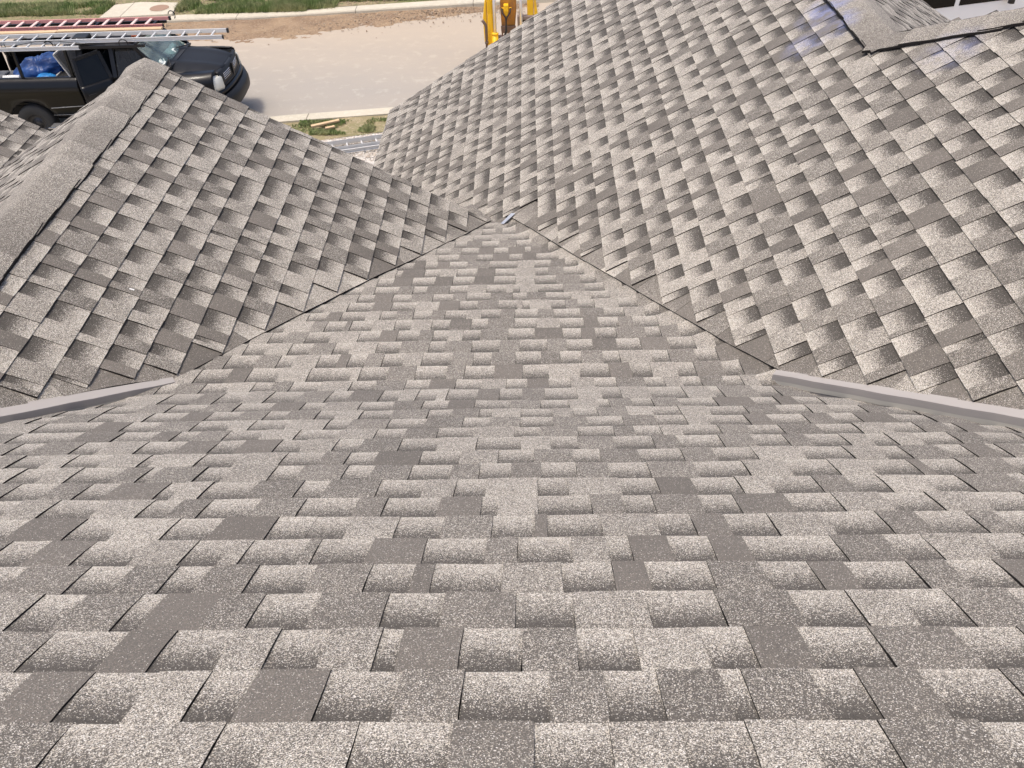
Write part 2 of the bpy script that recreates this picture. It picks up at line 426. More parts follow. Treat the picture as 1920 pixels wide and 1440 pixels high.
# ridge and hip caps
def cap_run(p0, p1, left, right, n_len, width=.135, first_tone=None, rev=False, thick=.016, rd_=.020, off=.004):
    """p0->p1 centre line; left/right: unit vectors down either side"""
    p0 = Vector(p0); p1 = Vector(p1); d = (p1 - p0); L = d.length; d.normalize(); n = round(L / n_len); n_len = L / n
    left = Vector(left).normalized(); right = Vector(right).normalized(); up = (-(left + right)).normalized()
    for i in range(n):
        s0 = i * n_len
        mb = MB(); e = n_len * 1.6
        a, b = (s0, min(s0 + e, L + .02)) if not rev else (max(s0 + n_len - e, -.05), s0 + n_len)
        f_ = R.uniform(.26, .46); fr = [f_ * .45, f_ * .7, f_, f_ * 1.1, f_ * 1.15]; dk = [.10, .105, .11, .115, .115]
        ww = width * R.uniform(.97, 1.04); yaw = R.uniform(-.004, .004)
        prof = [(-1, 0), (-.66, .0), (-.33, .0), (-.12, 0), (0, 0), (.12, 0), (.33, 0), (.66, 0), (1, 0)]
        R_ = []; rr = []
        for j in range(5):
            f = j / 4; t = a + (b - a) * f
            lift = thick * ((1 - f) if not rev else f) * 1.0 + .006
            row = []
            for u, _ in prof:
                side = left if u < 0 else right; w = abs(u) * ww
                rnd_ = -rd_ * (1 - abs(u)) ** 2
                p = p0 + d * t + side * w + up * (lift + off + rnd_) + (right * yaw * f)
                p += up * .0025 * math.sin(t * 23 + u * 2)
                row.append(p)
            k = j if rev else 4 - j
            R_.append([mb.vert(p, (fr[k], dk[k], 0)) for p in row]); rr.append(row)
        for j in range(4):
            for k in range(len(prof) - 1): mb.face((R_[j][k], R_[j][k + 1], R_[j + 1][k + 1], R_[j + 1][k]), 0, True)
        jb = 4 if rev else 0
        for k in range(len(prof) - 1):
            q = [rr[jb][k], rr[jb][k + 1]]; A = [mb.vert(x) for x in (q[0], q[1], q[1] - up * .016, q[0] - up * .016)]; mb.face(A, 1)
        for k, sd_ in ((0, left), (-1, right)):
            for j in range(4):
                q = [rr[j][k], rr[j + 1][k]]; A = [mb.vert(x) for x in (q[0], q[1], q[1] - up * .014, q[0] - up * .014)]; mb.face(A, 1)
        mb.build('ridge_cap', [M_SH, M_EDGE], house, tone=True)
lz = zL(-2.4)
cap_run((-2.4, 2.15, lz + .004), (-2.4, 5.32, lz + .004), (-1, 0, -.5709), (1, 0, -.5709), .144, .162, rev=True, thick=.009, off=.017, rd_=.014)
cap_run((2.0, 9.12, zR(2, 9)), (2.0, 4.80, zR(2, 5) + .005), (1, 0, -.604), (-1, 0, -.604), .17, .16, rev=False, thick=.009, off=.012)
hp = Vector((1, -1, .604)).normalized()
cap_run((1.93, 4.94, zR(1.93, 5) + .004), (4.6, 2.27, zR(4.6, 3) + .004), (1, 1, -.604 * 1.0), (-1, -1, -.604 * 1.0 + 0.0), .21, .15, rev=False, thick=.010, rd_=.010, off=.008)

# metal flashing along the two lower valleys
def flashing(pts):
    root = None
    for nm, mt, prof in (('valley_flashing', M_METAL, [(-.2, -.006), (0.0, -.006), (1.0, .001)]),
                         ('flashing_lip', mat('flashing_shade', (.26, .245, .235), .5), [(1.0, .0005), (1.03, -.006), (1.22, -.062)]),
                         ('sealant_bead', M_SEAL, [(1.12, -.045), (1.19, -.026), (1.24, -.045)])):
        rings = []
        for i, (x, y, z, w, ox) in enumerate(pts):
            ring = []
            for f, h in prof: 
                ring.append((x + ox * f, y - w * f, z + h + (.0015 * math.sin(i * 2.3) if f > .9 else 0)))
            rings.append(ring)
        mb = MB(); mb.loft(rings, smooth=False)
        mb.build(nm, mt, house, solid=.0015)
def lerp_pts(a, b, n, z0, w0, w1, ox0, ox1):
    return [(a[0] + (b[0] - a[0]) * i / n, a[1] + (b[1] - a[1]) * i / n, z0(a[0] + (b[0] - a[0]) * i / n, a[1] + (b[1] - a[1]) * i / n), w0 + (w1 - w0) * i / n, ox0 + (ox1 - ox0) * i / n) for i in range(n + 1)]
flashing(lerp_pts((-3.3, 1.04), (-2.026, 2.361), 6, zL, .058, .056, .018, .018) + lerp_pts((-2.026, 2.361), (-1.583, 2.819), 8, zL, .056, .036, .018, .022)[1:])
flashing(lerp_pts((3.2, .36), (1.592, 2.086), 8, zR, .046, .046, -.014, -.014) + lerp_pts((1.592, 2.086), (.992, 2.735), 10, zR, .046, .030, -.014, -.02)[1:])
# bright metal tip at the mouth of the middle valley
mb = MB(); mb.loft([[(-.235, 5.222, zR(-.235, 5.2) + .004), (-.212, 5.195, zR(-.212, 5.2) + .004)], [(-.160, 5.285, zR(-.16, 5.3) + .005), (-.132, 5.25, zR(-.132, 5.26) + .005)]], smooth=False)
mb.build('valley_metal', M_METAL2, house, solid=.002)

# walls and fascia
def wall(poly, a, b, axis): mb = MB(); mb.prism(poly, a, b, axis); return mb.build('wall', M_SIDING, house)
wall([(-4.6, GZ), (-1.25, GZ), (-1.25, zL(-1.25) - .12), (-2.4, lz - .1), (-4.6, zLB(-4.6) - .12)], 4.95, 5.05, 'y')
wall([(-1.2, GZ), (5.2, GZ), (5.2, zB(5.2) - .12), (2.0, zR(2, 9) - .14), (-1.2, zR(-1.2, 9) - .14)], 8.75, 8.85, 'y')
wall([(5.0, GZ), (8.75, GZ), (8.75, zR(-1.2, 9) - .14), (5.0, zR(-1.2, 9) - .14)], -1.3, -1.2, 'x')
wall([(5.0, GZ), (8.75, GZ), (8.75, zB(5.2) - .12), (5.0, zB(5.2) - .12)], 5.2, 5.3, 'x')
wall([(-7.4, GZ), (-4.65, GZ), (-4.65, zL2(-4.65) - .12), (-7.4, zL2(-7.4) - .12)], 7.7, 7.8, 'y')
wall([(4.0, GZ), (7.7, GZ), (7.7, zL2(-4.65) - .12), (4.0, zL2(-4.65) - .12)], -4.75, -4.65, 'x')
mb = MB()
for (x0, z0, x1, z1, y) in ((-2.4, lz, -.34, zL(-.34), 5.285), (-2.4, lz, -5.0, zLB(-5), 5.285), (2.0, zR(2, 9), -1.5, zR(-1.5, 9), 9.085), (2.0, zR(2, 9), 5.5, zB(5.5), 9.085), (-7.4, zL2(-7.4), -4.37, zL2(-4.37), 8.035)):
    b_ = MB(); b_.bar((x0, y - .012, z0 - .125), (x1, y - .012, z1 - .125), .02, .14); b_.build('fascia_board', M_FASCIA, house)
b_ = MB(); b_.box(-1.525, -1.505, 5.2, 9.06, zR(-1.5, 9) - .2, zR(-1.5, 9) - .06); b_.build('fascia_board', M_FASCIA, house)

# ------------------------------------------------------------------ ground
def ground_mat(name, c1, c2, c3, scale=1.0, bump=.4, rough=.95):
    m = mat(name, c1, rough, spec=.2); t = NT(m); pos = t.n('NewGeometry').outputs['Position']
    a = t.noise(pos, .8 * scale, 6, .6); b = t.noise(pos, 9 * scale, 5, .7); c = t.noise(pos, 55 * scale, 3, .7)
    col = t.mix(t.ramp(a, .35, .65), c1, c2); col = t.mix(t.ramp(b, .5, .72), col, c3)
    g = t.math('ADD', t.math('MULTIPLY', c, .4), .8); col = t.mix(1.0, col, t.n('CombineColor', ins={0: g, 1: g, 2: g}).outputs[0], 'MULTIPLY')
    t.col(col); t.bump(t.math('ADD', b, t.math('MULTIPLY', c, .4)), bump, .05); return m
M_DIRT = ground_mat('bare_soil', (.33, .25, .17), (.24, .185, .125), (.40, .33, .24))
M_GRASSY = ground_mat('weedy_soil', (.15, .16, .07), (.30, .24, .15), (.09, .13, .04))
M_CONC = ground_mat('curb_concrete', (.54, .49, .39), (.48, .44, .35), (.60, .55, .45), 1, .1, .85)
t = NT(M_CONC); x_ = t.n('SeparateXYZ', ins={0: t.n('NewGeometry').outputs['Position']}).outputs[0]
j_ = t.math('LESS_THAN', t.math('ABSOLUTE', t.math('SUBTRACT', t.math('FRACT', t.math('MULTIPLY', x_, .3)), .5)), .004)
old = t.b.inputs['Base Color'].links[0].from_socket; t.col(t.mix(t.math('MULTIPLY', j_, .7), old, (.12, .10, .08)))
def road_material():
    m = mat('worn_asphalt', (.33, .30, .26), .9, spec=.25); t = NT(m); pos = t.n('NewGeometry').outputs['Position']
    sp = t.n('Mapping', ins={0: pos, 3: (.35, 1.6, 1)}).outputs[0]
    a = t.noise(sp, .5, 5, .6); b = t.noise(pos, 4, 5, .6); c = t.noise(pos, 160, 2)
    col = t.mix(t.ramp(a, .3, .7), (.325, .300, .268), (.365, .328, .282)); col = t.mix(t.ramp(b, .55, .75), col, (.41, .378, .332))
    # tan dust washed on from the far verge
    y = t.n('SeparateXYZ', ins={0: pos}).outputs[1]; dust = t.ramp(t.math('ADD', y, t.math('MULTIPLY', b, 1.6)), 21.0, 24.6)
    col = t.mix(t.math('MULTIPLY', dust, .6), col, (.47, .38, .28))
    v = t.n('TexVoronoi', ins={'Vector': pos, 'Scale': 1.1}); spot = t.math('MULTIPLY', t.ramp(v.outputs['Distance'], .035, .02), 1.0)
    vs = t.n('SeparateColor', ins={0: v.outputs['Color']}).outputs[0]; spot = t.math('MULTIPLY', spot, t.math('GREATER_THAN', vs, .6))
    col = t.mix(t.math('MULTIPLY', spot, .6), col, (.12, .09, .07))
    g = t.math('ADD', t.math('MULTIPLY', c, .3), .85); col = t.mix(1.0, col, t.n('CombineColor', ins={0: g, 1: g, 2: g}).outputs[0], 'MULTIPLY')
    t.col(col); t.bump(c, .2, .004); return m
M_ROAD = road_material()
def structure(o): o['kind'] = 'structure'; return o
mb = MB(); mb.face([mb.vert(p) for p in ((-900, -300, GZ - .03), (900, -300, GZ - .03), (900, 1500, GZ - .03), (-900, 1500, GZ - .03))]); structure(mb.build('ground', M_DIRT))
NEAR = [(-60, 10.5), (-30, 14.8), (-20, 16.2), (-12, 17.0), (-8, 17.9), (-5.49, 18.35), (-3.22, 18.63), (0, 19.05), (5, 19.8), (12, 20.9), (30, 24.5), (70, 34)]
FAR = [(-60, 24.5), (-30, 24.6), (-15, 24.66), (-9.9, 24.9), (-7.8, 24.95), (-6.2, 25.12), (-3.6, 25.45), (-.9, 25.75), (2, 26.15), (7, 27.1), (12, 28.6), (30, 35), (70, 50)]
def fy(tab, x): return interp(tab, x, 0)
xs = [-60, -40, -30] + [-24 + .5 * i for i in range(90)] + [24, 30, 45, 70]
mb = MB(); mb.loft([[(x, fy(NEAR, x), GZ), (x, fy(NEAR, x) * .5 + fy(FAR, x) * .5, GZ + .05), (x, fy(FAR, x), GZ)] for x in xs]); structure(mb.build('road', M_ROAD))
def kerb(tab, s, name, w):
    mb = MB(); mb.loft([[(x, fy(tab, x), GZ - .02), (x, fy(tab, x) - s * .015, GZ + .10), (x, fy(tab, x) - s * .04, GZ + .13), (x, fy(tab, x) - s * w, GZ + .135), (x, fy(tab, x) - s * w, GZ - .05)] for x in xs], smooth=False)
    structure(mb.build(name, M_CONC))
kerb(NEAR, 1, 'near_kerb', .38); kerb(FAR, -1, 'far_kerb', .40)
# verges: gently uneven sheets
def verge(name, m, x0, x1, y0f, y1f, nx, ny, z0, amp, seed):
    mb = MB(); rings = []
    for i in range(nx + 1):
        x = x0 + (x1 - x0) * i / nx; r = []
        for j in range(ny + 1):
            y = y0f(x) + (y1f(x) - y0f(x)) * j / ny
            r.append((x, y, z0 + amp * (noise.noise(Vector((x * 1.3, y * 1.3, seed))) + .5 * noise.noise(Vector((x * 5, y * 5, seed))))))
        rings.append(r)
    mb.loft(rings); return structure(mb.build(name, m))
verge('far_verge', M_GRASSY, -26, 20, lambda x: fy(FAR, x) + .4, lambda x: 36, 90, 30, GZ + .13, .05, 3)
verge('near_verge', ground_mat('verge_soil', (.34, .27, .17), (.20, .19, .09), (.44, .36, .26)), -14, 6, lambda x: fy(NEAR, x) - .37, lambda x: 17.12 + (x + 4.3) * .25, 60, 10, GZ + .10, .03, 5)
verge('gravel_bed', ground_mat('pale_gravel_ground', (.50, .47, .42), (.58, .55, .50), (.42, .35, .28), 3), -14, 6, lambda x: 17.16 + (x + 4.3) * .25, lambda x: 9.5, 60, 20, GZ + .07, .02, 8)

# soil spilled over the edge of the road
def spill():
    mb = MB(); rings = []
    EDGE = [(-13, 24.2), (-10, 23.4), (-7.7, 23.1), (-6.6, 23.1), (-5.4, 23.8), (-3.5, 24.5), (-1.5, 25.4), (.2, 25.75)]
    for i in range(240):
        x = -13 + 13.2 * i / 239; ye = interp(EDGE, x, 0); yf = fy(FAR, x) + .03; r = []
        for j in range(28):
            f = j / 27; y = ye - .25 + (yf - ye + .25) * f
            n = noise.noise(Vector((x * 1.6, y * 4.5, 1))) * .5 + noise.noise(Vector((x * 6, y * 11, 2))) * .35 + noise.noise(Vector((x * 22, y * 22, 4))) * .2
            r.append((x, y, GZ + .012 + .05 * (y - ye) / 1.4 * (1 if f < .85 else .8) + n * .035 - .05 * max(0, 1 - f * 7)))
        rings.append(r)
    mb.loft(rings); o = mb.build('spilled_soil', ground_mat('churned_soil', (.38, .27, .17), (.25, .17, .11), (.47, .36, .25), 2, .8)); o['kind'] = 'structure'
spill()
# concrete apron with its manhole
M_MAN = mat('rusty_cast_iron', (.30, .19, .13), .8)
ap = empty('concrete_apron', (-11.2, 25.6, GZ), 'pale concrete apron with a round rusty manhole across the road', 'concrete slab')
mb = MB(); mb.prism([(-12.25, 25.05), (-10.2, 25.2), (-10.35, 26.2), (-11.5, 26.35), (-12.2, 26.15)], GZ + .05, GZ + .20, 'z'); mb.build('slab', M_CONC, ap, bevel=.01)
mb = MB(); n = 28; mb.prism([(-10.74 + .27 * math.cos(2 * math.pi * k / n), 25.72 + .27 * math.sin(2 * math.pi * k / n)) for k in range(n)], GZ + .19, GZ + .212, 'z'); mb.build('manhole_cover', M_MAN, ap)
mb = MB()
for k in range(n):
    a, b = 2 * math.pi * k / n, 2 * math.pi * (k + 1) / n
    mb.face([mb.vert((-10.74 + r_ * math.cos(t), 25.72 + r_ * math.sin(t), GZ + .2045)) for r_, t in ((.275, a), (.32, a), (.32, b), (.275, b))])
mb.build('manhole_ring', M_CONC, ap)

# grass blades (one mass of stuff on either verge)
def grass(name, spots, n, h, mcol, label_seed):
    rg = random.Random(label_seed); mb = MB()
    for _ in range(n):
        cx, cy, sx, sy, dens = rg.choices(spots, weights=[s[4] for s in spots])[0]
        x = cx + rg.uniform(-sx, sx); y = cy + rg.uniform(-sy, sy)
        if noise.noise(Vector((x * 1.1, y * 1.6, 7.7))) < -.22 + rg.uniform(-.25, .2): continue
        z = GZ + .12; hh = h * rg.uniform(.5, 1.3); a = rg.uniform(0, 6.28); w = .012 * rg.uniform(.7, 1.6); lx, ly = rg.gauss(0, .4) * hh, rg.gauss(0, .4) * hh
        p = Vector((x, y, z)); d = Vector((math.cos(a), math.sin(a), 0)) * w
        v = [mb.vert(q) for q in (p - d, p + d, p + d * .6 + Vector((lx * .5, ly * .5, hh * .6)), p + Vector((lx, ly, hh)), p - d * .6 + Vector((lx * .5, ly * .5, hh * .6)))]
        mb.face(v)
    o = mb.build(name, mcol, fix=False); o['kind'] = 'stuff'; return o
mg = mat('grass_blades', (.12, .20, .05), .7, spec=.3); t = NT(mg); pos = t.n('NewGeometry').outputs['Position']
t.col(t.mix(t.ramp(t.noise(pos, 2.5, 4), .35, .7), (.17, .24, .075), (.38, .37, .19))); 
o = grass('grass', [(-14, 25.95, 1.7, .45, 3), (-9.2, 26.1, 1.0, .6, 3), (-8.0, 26.0, 1.6, .7, 4), (-6.6, 25.9, 1.0, .45, 2), (-4.3, 26.4, 2.0, .35, 2), (-9, 27.6, 5, .7, 2), (-2, 27, 2.5, .5, 1)], 80000, .15, mg, 1)
tag(o, 'green grass and weeds growing behind the far kerb', 'grass')
o = grass('grass', [(-4.6, 17.85, .5, .12, 1.6), (-3.95, 17.8, .5, .16, 3), (-3.9, 17.5, .5, .14, 3), (-4.4, 17.4, .4, .12, 1), (-5.2, 17.6, .5, .2, .3), (-3.3, 17.95, .25, .08, .7)], 15000, .045, mg, 2)
tag(o, 'patchy green grass between the near kerb and the gravel', 'grass')
# gravel stones
def stones(name, mt, fn, n, s0, s1, seed):
    rg = random.Random(seed); mb = MB()
    for _ in range(n):
        x, y, z = fn(rg); s = rg.uniform(s0, s1); q = [Vector((rg.uniform(.6, 1), 0, 0)), Vector((0, rg.uniform(.6, 1), 0)), Vector((0, 0, rg.uniform(.35, .7)))]
        a = rg.uniform(0, 6.28); rot = Matrix.Rotation(a, 3, 'Z'); c = Vector((x, y, z))
        vs = [mb.vert(c + rot @ (d * s * sg)) for d in q for sg in (1, -1)]
        for i in (0, 1):
            for j in (2, 3):
                for k in (4, 5): mb.face((vs[i], vs[j], vs[k]))
    o = mb.build(name, mt, fix=True); o['kind'] = 'stuff'; return o
mst = mat('pale_stone', (.6, .57, .5), .85); t = NT(mst); pos = t.n('NewGeometry').outputs['Position']
v = t.n('TexVoronoi', ins={'Vector': pos, 'Scale': 22.0}); vs = t.n('SeparateColor', ins={0: v.outputs['Color']}).outputs[0]
t.col(t.mix(vs, (.40, .33, .26), (.74, .71, .66)))
def gr(rg):
    x = rg.uniform(-5.6, -2.4); yb = 17.16 + (x + 4.3) * .25; y = yb + .22 - abs(rg.gauss(0, 1)) * .75; return x, y, GZ + .085
o = stones('gravel', mst, gr, 9000, .012, .032, 4); tag(o, 'pale loose gravel around the aluminium ladder on the ground', 'gravel')
mcl = mat('soil_clods', (.27, .19, .12), .95); t = NT(mcl); pos = t.n('NewGeometry').outputs['Position']; t.col(t.mix(t.noise(pos, 3, 4), (.14, .09, .06), (.50, .40, .29)))
def cl(rg):
    x = rg.uniform(-13, .2); 
    if rg.random() < .55: return x, fy(FAR, x) + .5 + abs(rg.gauss(0, 1)) * 1.1, GZ + .14
    return x, fy(FAR, x) - .05 - abs(rg.gauss(0, .6)), GZ + .05
o = stones('clods', mcl, cl, 4200, .01, .04, 9); tag(o, 'clods of brown soil and stones along the far kerb', 'soil clods')

# lumber scraps on the grass
M_WOOD = mat('raw_lumber', (.62, .44, .25), .7); t = NT(M_WOOD); pos = t.n('NewGeometry').outputs['Position']
t.col(t.mix(t.noise(t.n('Mapping', ins={0: pos, 3: (1, 14, 14)}).outputs[0], 3, 3), (.66, .48, .29), (.50, .34, .19)))
mb = MB(); mb.bar((-4.78, 17.56, GZ + .19), (-4.22, 17.84, GZ + .19), .09, .038); o = mb.build('lumber_scrap', M_WOOD, bevel=.003); tag(o, 'longer of two pale lumber scraps lying on the grass by the near kerb', 'lumber', 'lumber scraps on the grass')
mb = MB(); mb.bar((-4.46, 17.47, GZ + .18), (-4.27, 17.55, GZ + .18), .07, .035); o = mb.build('lumber_scrap', M_WOOD, bevel=.003); tag(o, 'short pale lumber scrap lying beside the longer one on the grass', 'lumber', 'lumber scraps on the grass')

# ------------------------------------------------------------------ ladders
M_ALU = mat('aluminium', (.62, .62, .61), .5, metal=.15)
M_BLK = mat('black_plastic', (.02, .02, .021), .5)
M_BSTEEL = mat('black_steel', (.012, .012, .013), .45, spec=.3)
M_REDF = mat('faded_red_fibreglass', (.60, .27, .25), .6)
def ladder(name, label, origin, length, width, rail_h, m_rail, m_rung, direction, rungs=True, sections=1, group=None, rung_w=.03, tilt=0):
    o = empty(name, origin, label, 'ladder', group, rz=direction); 
    for s in (-1, 1):
        mb = MB(); y = s * width / 2; h = rail_h / 2
        # channel section rail: web with two flanges turned outwards
        mb.box(0, length, y - .003, y + .003, -h, h); mb.box(0, length, min(y, y + s * .028), max(y, y + s * .028), h - .004, h); mb.box(0, length, min(y, y + s * .028), max(y, y + s * .028), -h, -h + .004)
        mb.build('rail', m_rail, o, world=False)
        for e in (0, length):
            mb = MB(); mb.box(e - .02, e + .02, y - .012, y + .02 * s + .012, -h - .006, h + .006); mb.build('end_cap', M_BLK, o, world=False)
    n = int((length - .2) / .305)
    for k in range(n + 1):
        x = .1 + k * .305; mb = MB(); mb.box(x - rung_w / 2, x + rung_w / 2, -width / 2, width / 2, -.012, .012); mb.build('rung', m_rung, o, world=False, bevel=.004)
        for s in (-1, 1):
            mb = MB(); mb.tube([(x, s * (width / 2 + .001), 0), (x, s * (width / 2 + .012), 0)], .014, 8); mb.build('rung_end', m_rung, o, world=False)
    return o

# the ladder lying on the gravel (behind the left gable)
lad = ladder('aluminium_ladder', 'aluminium extension ladder lying on the gravel between the two gables', (-6.3, 15.95, GZ + .16), 4.9, .40, .075, M_ALU, M_ALU, math.atan2(.48, 1.75))
mb = MB(); mb.box(.4, 4.7, -.155, -.149, .02, .09); mb.build('fly_rail', M_ALU, lad, world=False)
mb = MB(); mb.box(.4, 4.7, .149, .155, .02, .09); mb.build('fly_rail', M_ALU, lad, world=False)

# ------------------------------------------------------------------ pickup truck
M_PAINT = mat('black_car_paint', (.005, .005, .006), .30, spec=.28, Coat_Weight=.12, Coat_Roughness=.1)
M_HOODP = mat('dull_black_paint', (.012, .013, .016), .5, spec=.25)
M_TYRE = mat('tyre_rubber', (.028, .028, .028), .85)
M_RIM = mat('dark_rim', (.05, .05, .055), .4, metal=.5)
M_GLASS = mat('dark_window_glass', (.006, .007, .008), .08, spec=.25)
M_WIND = bpy.data.materials.new('windscreen_glass'); M_WIND.use_nodes = True; t = NT(M_WIND)
t.b.inputs['Base Color'].default_value = (.50, .60, .60, 1); t.b.inputs['Roughness'].default_value = .05
tr = t.n('BsdfTransparent'); tr.inputs[0].default_value = (.72, .82, .82, 1)
mx = t.n('MixShader'); mx.inputs[0].default_value = .28
t.t.links.new(tr.outputs[0], mx.inputs[1]); t.t.links.new(t.b.outputs[0], mx.inputs[2]); t.t.links.new(mx.outputs[0], t.t.nodes['Material Output'].inputs[0])
M_INT = mat('dark_interior', (.016, .015, .015), .8)
M_SEAT = mat('grey_seat_cloth', (.05, .05, .05), .9)
M_LAMP = mat('headlamp_lens', (.75, .74, .66), .15)
M_ORANGE = mat('orange_lens', (.75, .16, .02), .3)
M_CHROME = mat('chrome', (.8, .8, .82), .12, metal=1)
M_TREAD = mat('tread_plate', (.20, .20, .20), .45, metal=.6)
t = NT(M_TREAD); pos = t.n('TexCoord').outputs['Object']; v = t.n('TexVoronoi', ins={'Vector': pos, 'Scale': 38.0}); t.bump(v.outputs['Distance'], .5, .01)
M_WHITE = mat('white_paint', (.78, .78, .76), .45)
M_CLOUD = mat('grey_plastic', (.14, .14, .14), .6)

TX, TY = -9.2, 18.45
truck = empty('pickup_truck', (TX, TY, GZ), 'black crew cab pickup truck with ladders on its rack and its rear door open', 'pickup truck')
def T(mb, name, m, parent=None, **kw): return mb.build(name, m, parent or truck, world=False, **kw)
AR, AF, WR = -1.46, 1.95, .41       # axles and wheel radius
def arch(x, z):
    for ax in (AR, AF):
        d = abs(x - ax)
        if d < .52: z = max(z, .41 + math.sqrt(max(.52 ** 2 - d * d, 0)))
    return z
def frange(a, b, n): return [a + (b - a) * i / n for i in range(n + 1)]
def side(prof, x0, x1, n, s, name, m, widen=None):
    rings = []
    for x in frange(x0, x1, n):
        k = widen(x) if widen else 1.0
        rings.append([(x, s * y * k, arch(x, z)) for y, z in prof])
    mb = MB(); mb.loft(rings); return T(mb, name, m, solid=.02)
bedp = [(.80, 1.355), (.86, 1.385), (.94, 1.375), (.985, 1.31), (1.005, 1.24), (1.035, 1.17), (1.01, 1.10), (.99, 1.0), (.985, .8), (.97, .62), (.93, .52)]
cabp = [(.925, 1.375), (.955, 1.33), (.985, 1.24), (1.0, 1.1), (.995, .9), (.98, .7), (.95, .52)]
fenp = [(.70, 1.36), (.82, 1.34), (.93, 1.28), (.99, 1.17), (1.0, 1.0), (.99, .8), (.96, .6)]
for s in (-1, 1):
    side(bedp, -2.75, -.24, 50, s, 'bed_side', M_PAINT)
    side(fenp, 1.42, 2.55, 26, s, 'front_wing', M_PAINT, lambda x: 1 - .10 * max(0, (x - 2.0) / .6) ** 2)
side(cabp, -.20, 1.42, 10, 1, 'cab_side', M_PAINT)
side(cabp, .56, 1.42, 8, -1, 'front_door', M_PAINT)
side(cabp, -.20, -.10, 1, -1, 'cab_corner', M_PAINT)
mb = MB(); mb.box(-.12, .56, -.955, -.93, .52, .62); T(mb, 'door_sill', M_PAINT)
# bed
mb = MB(); mb.box(-2.75, -.24, -.85, .85, .80, .84); mb.box(-2.80, -2.75, -.95, .95, .78, 1.37); mb.box(-.26, -.22, -.9, .9, .8, 1.33); T(mb, 'bed', M_PAINT, bevel=.01)
mb = MB(); mb.box(-2.75, 2.4, -.45, .45, .42, .62); T(mb, 'chassis', M_INT)
# bonnet
rings = []
for x in frange(1.50, 2.66, 16):
    f = (x - 1.5) / 1.16; hw = .80 - .10 * f ** 2; r = []
    for k in range(25):
        u = -1 + 2 * k / 24; z = 1.47 - .10 * f - .07 * f ** 5 - .10 * abs(u) ** 4 + .02 * math.exp(-((abs(u) - .5) / .12) ** 2)
        r.append((x - .07 * u * u * f, u * hw, z))
    rings.append(r)
mb = MB(); mb.loft(rings); T(mb, 'bonnet', M_HOODP, solid=.02)
# front: grille surround, slats, lamps, bumper
def nose(y): return 2.68 - .16 * abs(y) ** 2
mb = MB(); mb.loft([[(nose(y) - .06, y, 1.31), (nose(y) + .0, y, 1.29), (nose(y) + .02, y, 1.02), (nose(y) - .02, y, .74)] for y in frange(-.68, .68, 14)]); T(mb, 'grille', M_BSTEEL, solid=.03)
for cy in (-1, 1):
    for (za, zb) in ((1.05, 1.25), (.80, .98)):
        for k in range(5):
            z = za + (zb - za) * (k + .5) / 5; mb = MB(); pts = [(nose(y * cy) + .022, y * cy, z) for y in (.06, .18, .30, .42, .5)]
            mb.tube(pts, .008, 6); o = T(mb, 'grille_slat', M_CHROME)
mb = MB(); mb.bar((2.70, 0, .75), (2.71, 0, 1.28), .07, .05, up=(1, 0, 0)); T(mb, 'grille_cross_bar', M_BSTEEL)
mb = MB(); mb.tube([(nose(y) + .03, y, 1.015) for y in frange(-.6, .6, 10)], .028, 6); T(mb, 'grille_cross_bar', M_BSTEEL)
for s in (-1, 1):
    mb = MB(); mb.loft([[(2.60, s * .64, 1.25), (2.66, s * .66, 1.22), (2.68, s * .66, 1.02), (2.64, s * .66, .94)], [(2.48, s * .80, 1.27), (2.56, s * .82, 1.22), (2.60, s * .82, 1.05), (2.56, s * .82, .96)], [(2.22, s * .90, 1.25), (2.34, s * .945, 1.18), (2.38, s * .955, 1.06), (2.34, s * .95, .98)]]); T(mb, 'headlight', M_LAMP, solid=.03)
mb = MB(); rings = []
for y in frange(-.98, .98, 16):
    x = 2.86 - .26 * abs(y) ** 2.6
    rings.append([(x - .16, y, .86), (x - .02, y, .85), (x + .02, y, .74), (x + .02, y, .62), (x - .05, y, .52), (x - .2, y, .5)])
mb.loft(rings, cap=False); T(mb, 'front_bumper', M_BSTEEL, solid=.03)
mb = MB(); rings = []
for y in frange(-.99, .99, 16):
    x = 2.76 - .20 * abs(y) ** 2.6
    rings.append([(x - .14, y, .98), (x, y, .96), (x + .01, y, .89), (x - .1, y, .88)])
mb.loft(rings); T(mb, 'bumper_cover', M_PAINT, solid=.02)
# greenhouse
mb = MB(); rings = []
for x in frange(-.12, 1.0, 10):
    f = (x + .12) / 1.12; r = []
    for k in range(15):
        u = -1 + 2 * k / 14; z = 1.965 - .05 * abs(u) ** 3 - .02 * (2 * f - 1) ** 2
        r.append((x, u * .68, z))
    rings.append(r)
mb.loft(rings); T(mb, 'roof_panel', M_HOODP, solid=.03)
for s in (-1, 1):
    for a, b, w in (((1.56, s * .86, 1.40), (1.0, s * .67, 1.90), .07), ((.56, s * .93, 1.36), (.54, s * .70, 1.90), .10), ((-.16, s * .93, 1.36), (-.12, s * .70, 1.90), .14), ((-.12, s * .69, 1.915), (1.0, s * .67, 1.905), .07)):
        mb = MB(); mb.bar(a, b, w, .05, up=(0, s, 0)); T(mb, 'pillar', M_PAINT, bevel=.01)
def pane(pts, name, m): mb = MB(); mb.face([mb.vert(p) for p in pts]); return T(mb, name, m, solid=.006)
